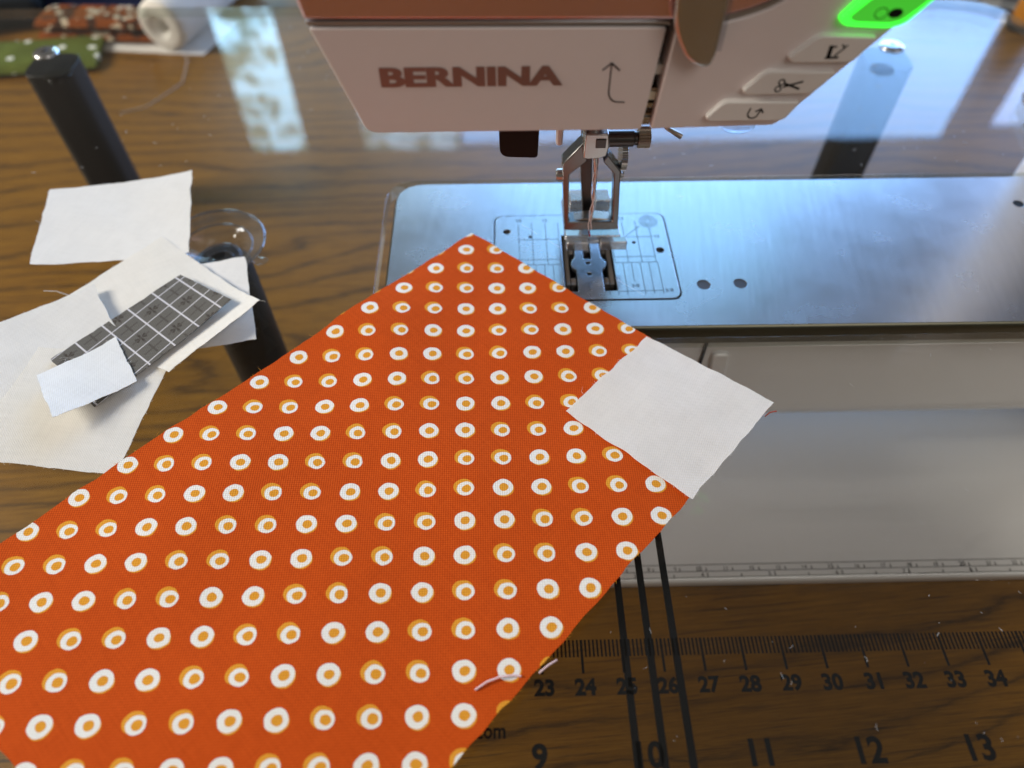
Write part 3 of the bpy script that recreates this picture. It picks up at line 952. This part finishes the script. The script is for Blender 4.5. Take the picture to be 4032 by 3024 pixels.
# --- needle, clamp and presser foot
MB().lathe([(0.30, 5.2), (0.30, 8.0)], (-0.35, 0.75, 0), 24).build("needle_bar", CHROME, sm, smooth=True)
cl = MB().prism([(-0.63, 4.60), (-0.50, 4.56), (-0.12, 4.58), (0.06, 4.66), (0.12, 5.0), (0.06, 5.42), (-0.63, 5.42)], 0.32, 1.0, 'y').build("needle_clamp", CHROME, sm, bevel=0.04)
MB().box(-0.30, 0.0, 0.28, 0.42, 4.98, 5.25).build("clamp_recess", DARK_METAL, cl)
MB().lathe([(0.24, 0.06), (0.24, 0.85), (0.20, 0.88), (0.20, 0.98), (0.24, 1.0)], (0, 0.62, 5.07), 24, 'x').build("clamp_screw", DARK_METAL, cl, smooth=True, angle=40)
knob = MB()
kn = []
for k_ in range(48):
    a = 2 * math.pi * k_ / 48
    kn.append((0.62 + math.cos(a) * (0.31 if k_ % 2 else 0.27), 5.10 + math.sin(a) * (0.31 if k_ % 2 else 0.27)))
knob.prism(kn, 0.98, 1.34, 'x').build("knurled_knob", BRONZE, cl)
MB().tube([(-0.24, 0.6, 4.7), (-0.20, 0.6, 4.3), (-0.15, 0.6, 3.6), (-0.14, 0.6, 2.2), (-0.14, 0.6, 1.62)], [0.085, 0.085, 0.055, 0.045, 0.008], 12).build("needle", CHROME, sm, smooth=True)
th = MB()
for ph in (0.0, 2.1):
    pts = [(-0.20 + 0.06 * math.cos(i * 0.42 + ph) + 0.03 * i / 40, 0.50 + 0.05 * math.sin(i * 0.42 + ph), 5.2 - i * 0.088) for i in range(41)]
    th.tube(pts, 0.013, 6)
th.build("upper_thread", THREAD, sm, smooth=True)

foot = MB().prism([(-0.6, 4.88), (-1.2, 4.14), (-1.18, 3.8), (-1.0, 1.5), (0.82, 1.5), (0.64, 3.84), (0.17, 4.45), (0.05, 4.20), (0.44, 3.74), (0.60, 1.84), (-0.87, 1.84), (-0.97, 3.72), (-0.44, 4.24)], 0.70, 1.24, 'y').build(
    "presser_foot", FOOT, sm, bevel=0.035)
MB().prism([(-0.95, 1.46), (0.80, 1.46), (0.78, 1.80), (0.4, 1.86), (-0.1, 1.92), (-0.55, 1.86), (-0.93, 1.80)], 0.80, 1.24, 'y').build("foot_bar", BRONZE, foot, bevel=0.03)
MB().prism([(-0.62, 8.0), (-0.18, 8.0), (-0.18, 3.8), (0.02, 1.35), (-0.30, 1.35), (-0.58, 3.8)], 1.5, 1.8, 'y').build("foot_shank", DARK_METAL, foot, bevel=0.04)
for x0, x1, z in ((-1.36, -0.94, 3.52), (0.58, 0.80, 3.46)):
    MB().lathe([(0.0, x0), (0.16, x0), (0.19, x0 + 0.06), (0.19, x1 - 0.08), (0.13, x1 - 0.04), (0.13, x1)], (0, 1.02, z), 24, 'x').build("foot_bolt", CHROME, foot, smooth=True, angle=40)
kn = []
for k_ in range(72):
    a = 2 * math.pi * k_ / 72
    rr_ = 0.50 if k_ % 2 else 0.46
    kn.append((1.30 + math.cos(a) * rr_, 4.05 + math.sin(a) * rr_))
MB().prism(kn, 0.66, 0.84, 'x').build("thumb_screw", CHROME, foot)
so = MB()
so.prism(round_poly([(-0.95, 0.80), (0.98, 0.80), (0.98, 2.9), (-0.95, 2.9)], 0.1, 4), 0.94, 1.14, 'z')
so.box(-0.90, -0.14, 0.52, 0.84, 0.72, 1.08)
so.box(0.26, 1.18, 0.52, 0.84, 0.74, 1.10)
so.box(-0.14, 0.26, 0.70, 0.82, 0.86, 1.02)
so.box(-0.72, -0.18, 2.1, 2.75, 1.145, 1.62)
so.box(0.18, 0.72, 2.1, 2.75, 1.145, 1.62)
so.box(-0.72, 0.74, 1.35, 1.62, 1.145, 1.36)
sole = so.build("clear_sole", SOLE, foot, bevel=0.04)
MB().box(-0.12, -0.07, 0.78, 1.10, 1.145, 1.165).build("centre_mark", RED, sole)
MB().box(-0.9, -0.5, 1.2, 1.235, 1.145, 1.155).box(0.5, 0.93, 1.2, 1.235, 1.145, 1.155).build("side_mark", RED, sole)
# small parts under the head
MB().prism(round_poly([(-3.20, 7.9), (-3.14, 5.16), (-2.05, 5.11), (-1.98, 7.9)], [0.02, 0.28, 0.12, 0.02], 6), -0.35, 0.45, 'y').build("lifter_lever", BLACK, sm, bevel=0.06)
MB().tube([(-1.36, 0.6, 7.8), (-1.36, 0.6, 5.02), (-1.35, 0.6, 4.93), (-1.35, 0.6, 4.88)], [0.11, 0.11, 0.09, 0.02], 16).build("threader_peg", WHITE_PLASTIC, sm, smooth=True)
MB().tube([(1.72, 0.6, 7.8), (1.80, 0.6, 5.42), (2.26, 0.55, 5.16)], 0.09, 10).build("thread_hook", BRONZE, sm, smooth=True)
MB().lathe([(0.0, 5.32), (0.3, 5.36), (0.44, 5.5), (0.46, 5.7), (0.46, 7.9)], (3.85, 0.6, 0), 28, squash=(1.2, 0.9)).build("lamp_lens", CLEAR, sm, smooth=True)


# ------------------------------------------------------------------ cloth pieces
def cloth(name, corners, mt, nu=28, nv=28, wave=0.03, seed=0.0, thick=0.012, uvfn=None, lift=None, jag=0.02, freq=0.45, zfn=None):
    """four-sided piece of cloth; corners (x, y, z) run round the piece"""
    A, B, C, D = [Vector(c) for c in corners]
    bm = bmesh.new()
    uvl = bm.loops.layers.uv.new("print")
    grid, uvs = [], {}
    for j in range(nv + 1):
        row = []
        for i in range(nu + 1):
            s, t_ = i / nu, j / nv
            p = A * (1 - s) * (1 - t_) + B * s * (1 - t_) + C * s * t_ + D * (1 - s) * t_
            e = 1.0 if (i in (0, nu) or j in (0, nv)) else 0.0
            if e:
                nz = noise.noise_vector(Vector((p.x * 1.7 + seed, p.y * 1.7, seed))) * 0.05 + noise.noise_vector(Vector((p.x * 9 + seed, p.y * 9, seed))) * jag
                p = p + Vector((nz.x, nz.y, 0))
            h = wave * (noise.noise(Vector((p.x * freq + seed, p.y * freq, seed * 1.3))) + 0.35)
            if zfn: p.z = zfn(p.x, p.y)
            else: p.z += max(-0.015, h)
            if lift: p.z += lift(s, t_)
            v = bm.verts.new(p * U)
            uvs[v] = uvfn(p) if uvfn else (p.x, p.y)
            row.append(v)
        grid.append(row)
    for j in range(nv):
        for i in range(nu):
            f = bm.faces.new((grid[j][i], grid[j][i + 1], grid[j + 1][i + 1], grid[j + 1][i]))
            for l in f.loops:
                l[uvl].uv = uvs[l.vert]
    bmesh.ops.recalc_face_normals(bm, faces=bm.faces)
    if sum(f.normal.z for f in bm.faces) < 0:
        bmesh.ops.reverse_faces(bm, faces=bm.faces)
    for e_ in bm.edges:
        if e_.is_boundary: e_.smooth = False
    me = bpy.data.meshes.new(name)
    bm.to_mesh(me); bm.free()
    me.materials.append(mt)
    for p in me.polygons: p.use_smooth = True
    o = bpy.data.objects.new(name, me)
    COL.objects.link(o)
    so_ = o.modifiers.new("thickness", 'SOLIDIFY'); so_.thickness = thick * U; so_.offset = 1
    # loose fibres along the cut edges
    fb = MB()
    rnd = random.Random(int(seed * 100) + 3)
    g = [[Vector(me.vertices[j * (nu + 1) + i].co) / U for i in range(nu + 1)] for j in range(nv + 1)]
    edge = [g[0][i] for i in range(nu + 1)] + [g[j][nu] for j in range(nv + 1)] + [g[nv][i] for i in range(nu, -1, -1)] + [g[j][0] for j in range(nv, -1, -1)]
    ctr = (A + B + C + D) / 4
    per = sum((edge[i + 1] - edge[i]).length for i in range(len(edge) - 1))
    for _ in range(int(per * 3)):
        i = rnd.randrange(len(edge) - 1)
        p = edge[i].lerp(edge[i + 1], rnd.random()) + Vector((0, 0, thick * 0.6))
        tdir = (edge[i + 1] - edge[i])
        if tdir.length < 1e-6: continue
        tdir.normalize()
        outw = Vector((tdir.y, -tdir.x, 0))
        if outw.dot(p - ctr) < 0: outw = -outw
        L = rnd.uniform(0.03, 0.10) if rnd.random() < 0.95 else rnd.uniform(0.15, 0.4)
        d1 = outw * 0.8 + tdir * rnd.uniform(-1, 1)
        d2 = outw * 0.6 + tdir * rnd.uniform(-1.3, 1.3) + Vector((0, 0, rnd.uniform(-0.05, 0.3)))
        fb.tube([p - outw * 0.02, p + d1 * L * 0.5, p + d1 * L * 0.5 + d2 * L * 0.5], [0.004, 0.0035, 0.002], 4, caps=False)
    fo = fb.build("frayed_edge", mt, o)
    fo["kind"] = "stuff"
    return o


# orange dotted strip
def print_uv(p):
    # lattice of the print in the plane of the cloth
    a, b_, c_, d_ = 1.05966, -0.014836, 0.006230, 0.971195
    X, Y = p.x + 4.18225, p.y + 13.22175
    det = a * d_ - b_ * c_
    return ((d_ * X - b_ * Y) / det, (-c_ * X + a * Y) / det)
def strip_lift(s, t_):
    # the strip rides up a little where it crosses from the sheet on to the bed and at its outer side
    return 0.20 * math.exp(-((t_ - 0.28) / 0.09) ** 2) * math.exp(-(s / 0.22) ** 2) + 0.12 * math.exp(-((t_ - 0.60) / 0.12) ** 2) * math.exp(-(s / 0.3) ** 2)
def strip_z(x, y):
    return 0.055 + max(-0.015, 0.09 * (noise.noise(Vector((x * 0.3 + 3.1, y * 0.3, 3.1 * 1.3))) + 0.35))
strip = cloth("fabric_strip", [(-4.21, 2.28, 0.06), (4.84, -5.78, 0.05), (-8.5, -19.4, 0.05), (-18.36, -11.54, 0.05)], ORANGE, 60, 90, 0.11, 3.1, 0.014, print_uv, strip_lift, 0.012, 0.3, strip_z)
tag(strip, "long orange cotton strip printed with white and ochre rings", "fabric strip")

sq = cloth("fabric_square", [(1.52, -2.94, 0.12), (4.95, -5.68, 0.11), (1.94, -8.86, 0.11), (-1.30, -5.80, 0.12)], COTTON_C, 30, 30, 0.035, 8.7, 0.014, None, lambda s, t_: 0.05 * (s ** 6 + (1 - t_) ** 6 * (1 - s)), 0.012, 0.5, lambda x, y: strip_z(x, y) + 0.042 + 0.010 * noise.noise(Vector((x * 0.9, y * 0.9, 2.0))))
tag(sq, "white cotton square laid on the end corner of the orange strip", "fabric square")

# cut-off scraps on the left
def curl(c, s0, t0, w):
    return lambda s, t_: c * math.exp(-(((s - s0) / w) ** 2 + ((t_ - t0) / w) ** 2))
o = cloth("fabric_scrap", [(-20.57, 4.98, 0.03), (-15.43, 6.19, 0.03), (-14.36, 1.38, 0.03), (-19.75, 0.78, 0.03)], COTTON_A, 26, 26, 0.03, 1.3, lift=lambda s, t_: 0.18 * (1 - s) ** 3 + 0.10 * s ** 4)
tag(o, "white square scrap lying by itself over the top of the black leg", "fabric scrap", "white scraps")
o = cloth("fabric_scrap", [(-15.6, 0.55, 0.03), (-12.33, 1.21, 0.03), (-11.15, -2.71, 0.03), (-14.6, -3.35, 0.03)], COTTON_A, 22, 22, 0.02, 2.2)
tag(o, "white scrap mostly hidden beneath the ivory one, next to the suction cup", "fabric scrap", "white scraps")
o = cloth("fabric_scrap", [(-15.56, 2.30, 0.11), (-11.13, -1.50, 0.11), (-13.45, -4.25, 0.11), (-18.55, -1.50, 0.10)], COTTON_B, 30, 30, 0.03, 4.1, lift=lambda s, t_: 0.48 * s ** 4 * (1 - 0.55 * t_))
tag(o, "ivory scrap with a raised corner lying under the grey plaid piece", "fabric scrap", "white scraps")
o = cloth("fabric_scrap", [(-21.4, -2.95, 0.18), (-17.02, -0.44, 0.24), (-14.7, -3.75, 0.20), (-18.9, -6.3, 0.16)], COTTON_D, 26, 26, 0.02, 5.6, lift=lambda s, t_: 0.14 * s ** 4)
tag(o, "white scrap reaching past the left end of the grey plaid piece", "fabric scrap", "white scraps")
o = cloth("fabric_scrap", [(-17.85, -3.12, 0.30), (-13.55, -3.7, 0.27), (-14.08, -7.74, 0.08), (-18.6, -7.15, 0.22)], COTTON_E, 28, 28, 0.02, 6.9)
tag(o, "large white scrap whose corner points at the orange strip", "fabric scrap", "white scraps")
def plaid_uv(p):
    # warp and weft of the plaid
    ex, ey = Vector((0.636, 0.772)), Vector((0.833, -0.554))
    q = Vector((p.x + 17.31, p.y + 3.64))
    return (q.dot(ex) / 0.94 + 0.10, q.dot(ey) / 0.66 + 0.80)
o = cloth("plaid_scrap", [(-17.25, -3.68, 0.36), (-14.2, 0.0, 0.36), (-12.05, -1.45, 0.44), (-15.28, -5.55, 0.36)], PLAID, 26, 20, 0.02, 7.4, uvfn=plaid_uv, lift=lambda s, t_: 0.16 * s ** 3 * t_)
tag(o, "grey plaid scrap with white lines and small dark flowers", "fabric scrap")
o = cloth("fabric_scrap", [(-17.22, -4.58, 0.50), (-15.45, -2.86, 0.42), (-14.26, -4.68, 0.42), (-16.02, -6.22, 0.66)], COTTON_F, 20, 20, 0.02, 9.5, lift=lambda s, t_: 0.16 * (1 - s) ** 2)
tag(o, "smallest white scrap, lying on top of the grey plaid piece", "fabric scrap", "white scraps")

# stray threads
def stray(pts, r, mt, label):
    o_ = MB().tube(pts, r, 6).build("stray_thread", mt, None, smooth=True)
    tag(o_, label, "thread", "stray threads")
stray([(x, y, strip_z(x, y) + z) for x, y, z in [(-3.92, -13.66, 0.045), (-3.65, -13.50, 0.08), (-3.35, -13.40, 0.09), (-3.02, -13.36, 0.06), (-2.85, -13.38, 0.045)]], 0.026, PINK, "pale pink thread end lying across a ring of the orange strip")
stray([(-2.42, -13.30, 0.08), (-2.2, -13.14, 0.10), (-1.98, -13.0, 0.03)], 0.026, PINK, "short pink thread end at the edge of the orange strip by number 23")
stray([(4.62, -6.12, 0.10), (4.80, -5.98, 0.10), (5.02, -5.92, 0.08)], 0.02, RUST, "rust thread end sticking out beyond the white square's outer corner")
stray([(-18.9, -0.35, 0.05), (-18.4, -0.45, 0.12), (-17.9, -0.65, 0.10)], 0.012, LINT, "fine white thread end beside the ivory scrap")
stray([(-26.1, 33.0, WZ + 0.3), (-25.2, 31.2, WZ + 0.2), (-24.9, 28.5, WZ + 0.05), (-26.5, 25.6, WZ + 0.05), (-28.0, 24.9, WZ + 0.05)], 0.025, LINT, "long white thread trailing from the white roll over the wood")

# lint on the clear sheet
lm = MB()
rnd = random.Random(21)
for _ in range(130):
    x, y = rnd.uniform(-3, 14), rnd.uniform(-15, -3)
    if y - (-5.74) > -1.0 * 0 and x < 5.2 and y > -6: continue
    if (x - 4.93) * 0.72 - (y + 5.74) * 0.70 < 0.35: continue
    a = rnd.uniform(0, 6.28); L = rnd.choice((0.02, 0.03, 0.04, 0.05, 0.07, 0.10, 0.15)); cv = rnd.uniform(-1.6, 1.6)
    pts = []
    px, py = x, y
    for k_ in range(4):
        pts.append((px, py, 0.008 + 0.01 * k_ * rnd.random()))
        px += math.cos(a) * L / 3; py += math.sin(a) * L / 3; a += cv / 3
    lm.tube(pts, rnd.uniform(0.0025, 0.0055), 4, caps=False)
for _ in range(160):
    x, y = rnd.uniform(-22, 20), rnd.uniform(6.2, 19)
    a = rnd.uniform(0, 6.28); L = rnd.uniform(0.04, 0.2)
    lm.tube([(x, y, 0.01), (x + math.cos(a) * L, y + math.sin(a) * L, 0.015)], 0.008, 4, caps=False)
lo = lm.build("lint", LINT)
tag(lo, "tiny white lint specks scattered over the clear acrylic", "lint", kind="stuff")


# ------------------------------------------------------------------ things behind, on the wood
def folded(name, c, size, rotz, mt, layers, label, cat, bend=0.3):
    """folded cloth: rounded layers with a fold along one side"""
    root = thing(name, (c[0], c[1], WZ), label, cat)
    L, D_, Hh = size
    ca, sa = math.cos(rotz), math.sin(rotz)
    th_ = Hh / layers
    for k_ in range(layers):
        mb = MB()
        nx, ny = 16, 8
        z0 = WZ + 0.02 + k_ * th_
        ins = 0.12 * k_
        def P(u, v, top):
            x = (u - 0.5) * (L - ins * 2 + 0.4 * noise.noise(Vector((k_ * 3.1, v * 2, c[0]))))
            y = (v - 0.5) * (D_ - ins * 1.5)
            puff = th_ * 0.86 * (1 - (2 * v - 1) ** 6) ** 0.5 * (1 - 0.35 * (2 * u - 1) ** 8)
            wv = 0.10 * noise.noise(Vector((x * 0.35 + c[0], y * 0.5, k_ * 2.0)))
            z = z0 + (puff * 0.5 + wv * 0.3 + th_ * 0.43) if top else z0 + th_ * 0.43 - puff * 0.43
            return (c[0] + x * ca - y * sa, c[1] + x * sa + y * ca, z)
        vs_, fs_ = [], []
        for top in (False, True):
            for j in range(ny + 1):
                for i in range(nx + 1):
                    vs_.append(P(i / nx, j / ny, top))
        W = nx + 1; off = W * (ny + 1)
        for j in range(ny):
            for i in range(nx):
                a = j * W + i
                fs_.append((a, a + W, a + W + 1, a + 1))
                fs_.append((off + a, off + a + 1, off + a + W + 1, off + a + W))
        for i in range(nx):
            fs_.append((i, i + 1, off + i + 1, off + i)); a = ny * W + i
            fs_.append((a + 1, a, off + a, off + a + 1))
        for j in range(ny):
            a = j * W
            fs_.append((a + W, a, off + a, off + a + W)); a = j * W + nx
            fs_.append((a, a + W, off + a + W, off + a))
        mb.raw(vs_, fs_).build("fold", mt, root, smooth=True, angle=80)
    return root

# white sheet under the roll
sh = cloth("white_sheet", [(-35.5, 33.4, WZ + 0.03), (-24.3, 32.1, WZ + 0.03), (-22.6, 36.6, WZ + 0.03), (-34.0, 40.5, WZ + 0.03)], COTTON_C, 24, 18, 0.05, 11.0, 0.05, lift=lambda s, t_: 0.25 * s * s * t_)
tag(sh, "flat white cloth lying under the white roll", "cloth")
# white roll
ax = Vector((0.30, 0.95, 0)).normalized()
rc = Vector((-26.9, 32.6, WZ + 1.85))
roll = thing("cloth_roll", (rc.x, rc.y, WZ), "white roll of batting with a hollow centre standing on the flat white cloth", "roll")
side_ = Vector((ax.y, -ax.x, 0)); upv = Vector((0, 0, 1))
rmb = MB()
prof = [(0.55, 7.5), (0.55, 0.55), (0.62, 0.25), (0.9, 0.06), (1.25, 0.0), (1.55, 0.05), (1.70, 0.25), (1.75, 0.7), (1.75, 11.0), (1.4, 11.3), (0.55, 11.3)]
n_ = 48
vs_, fs_ = [], []
for r_, h_ in prof:
    for k_ in range(n_):
        a = 2 * math.pi * k_ / n_
        q = rc + ax * h_ + side_ * math.cos(a) * r_ + upv * math.sin(a) * r_
        vs_.append(tuple(q))
for i in range(len(prof) - 1):
    for k_ in range(n_):
        k2 = (k_ + 1) % n_
        fs_.append((i * n_ + k_, i * n_ + k2, (i + 1) * n_ + k2, (i + 1) * n_ + k_))
rmb.raw(vs_, fs_).build("roll_body", COTTON_B, roll, smooth=True, angle=60)
sp = MB()
pts = []
for i in range(120):
    a = i * 0.26; r_ = 0.62 + 1.05 * i / 120
    pts.append(tuple(rc + ax * (0.03 if 0.8 < r_ < 1.5 else 0.12) + side_ * math.cos(a) * r_ + upv * math.sin(a) * r_))
sp.tube(pts, 0.035, 5).build("rolled_layer", COTTON_A, roll, smooth=True)

RUSTP = spotted_cloth("rust_print_cotton", (0.22, 0.055, 0.008), (0.50, 0.42, 0.30), 125, 0.33, (0.05, 0.02, 0.01))
GREENP = spotted_cloth("green_dotted_cotton", (0.10, 0.125, 0.022), (0.75, 0.76, 0.66), 85, 0.24)
NAVYP = spotted_cloth("navy_cotton", (0.016, 0.022, 0.06), (0.03, 0.035, 0.09), 40, 0.3)
REDP = spotted_cloth("red_print_cotton", (0.33, 0.035, 0.03), (0.75, 0.66, 0.62), 60, 0.25)
BLACKP = spotted_cloth("charcoal_cotton", (0.014, 0.016, 0.018), (0.03, 0.03, 0.035), 40, 0.3)
folded("folded_fabric", (-32.2, 35.3), (8.6, 3.2, 1.8), math.radians(-3), RUSTP, 2, "folded rust brown printed fabric between the white roll and green fabric", "fabric")
folded("folded_fabric", (-37.0, 31.6), (11.0, 4.6, 0.8), math.radians(8), GREENP, 1, "green fabric with pale dots behind the black leg", "fabric")
folded("folded_fabric", (-33.8, 40.8), (12.5, 4.0, 2.2), math.radians(2), NAVYP, 2, "folded navy fabric behind the rust printed one", "fabric")
folded("folded_fabric", (-28.3, 43.0), (4.6, 4.5, 3.0), math.radians(10), REDP, 2, "folded red printed fabric behind the white roll", "fabric")
folded("folded_fabric", (-42.0, 36.6), (9.5, 3.4, 2.4), math.radians(18), BLACKP, 1, "crumpled charcoal fabric beside the rust printed one", "fabric")
folded("folded_fabric", (34.0, 39.5), (7.0, 4.5, 2.2), math.radians(-12), spotted_cloth("grey_cotton", (0.22, 0.24, 0.26), (0.35, 0.37, 0.38), 40, 0.3), 2, "folded grey fabric beyond the rounded corner of the acrylic", "fabric")
spl = thing("thread_spool", (36.3, 35.0, WZ), "amber thread spool with black ends beyond the acrylic's rounded corner", "spool")
MB().lathe([(1.0, WZ + 0.5), (1.05, WZ + 1.5), (1.0, WZ + 3.0)], (36.3, 35.0, 0), 28).build("thread", plain("amber_thread", (0.42, 0.16, 0.012), 0.6), spl, smooth=True)
MB().lathe([(1.2, WZ + 0.01), (1.25, WZ + 0.4), (0.9, WZ + 0.5)], (36.3, 35.0, 0), 28).build("spool_end", BLACK, spl, smooth=True)
MB().lathe([(0.9, WZ + 3.0), (1.25, WZ + 3.1), (1.2, WZ + 3.5), (0.3, WZ + 3.5)], (36.3, 35.0, 0), 28).build("spool_end", BLACK, spl, smooth=True)
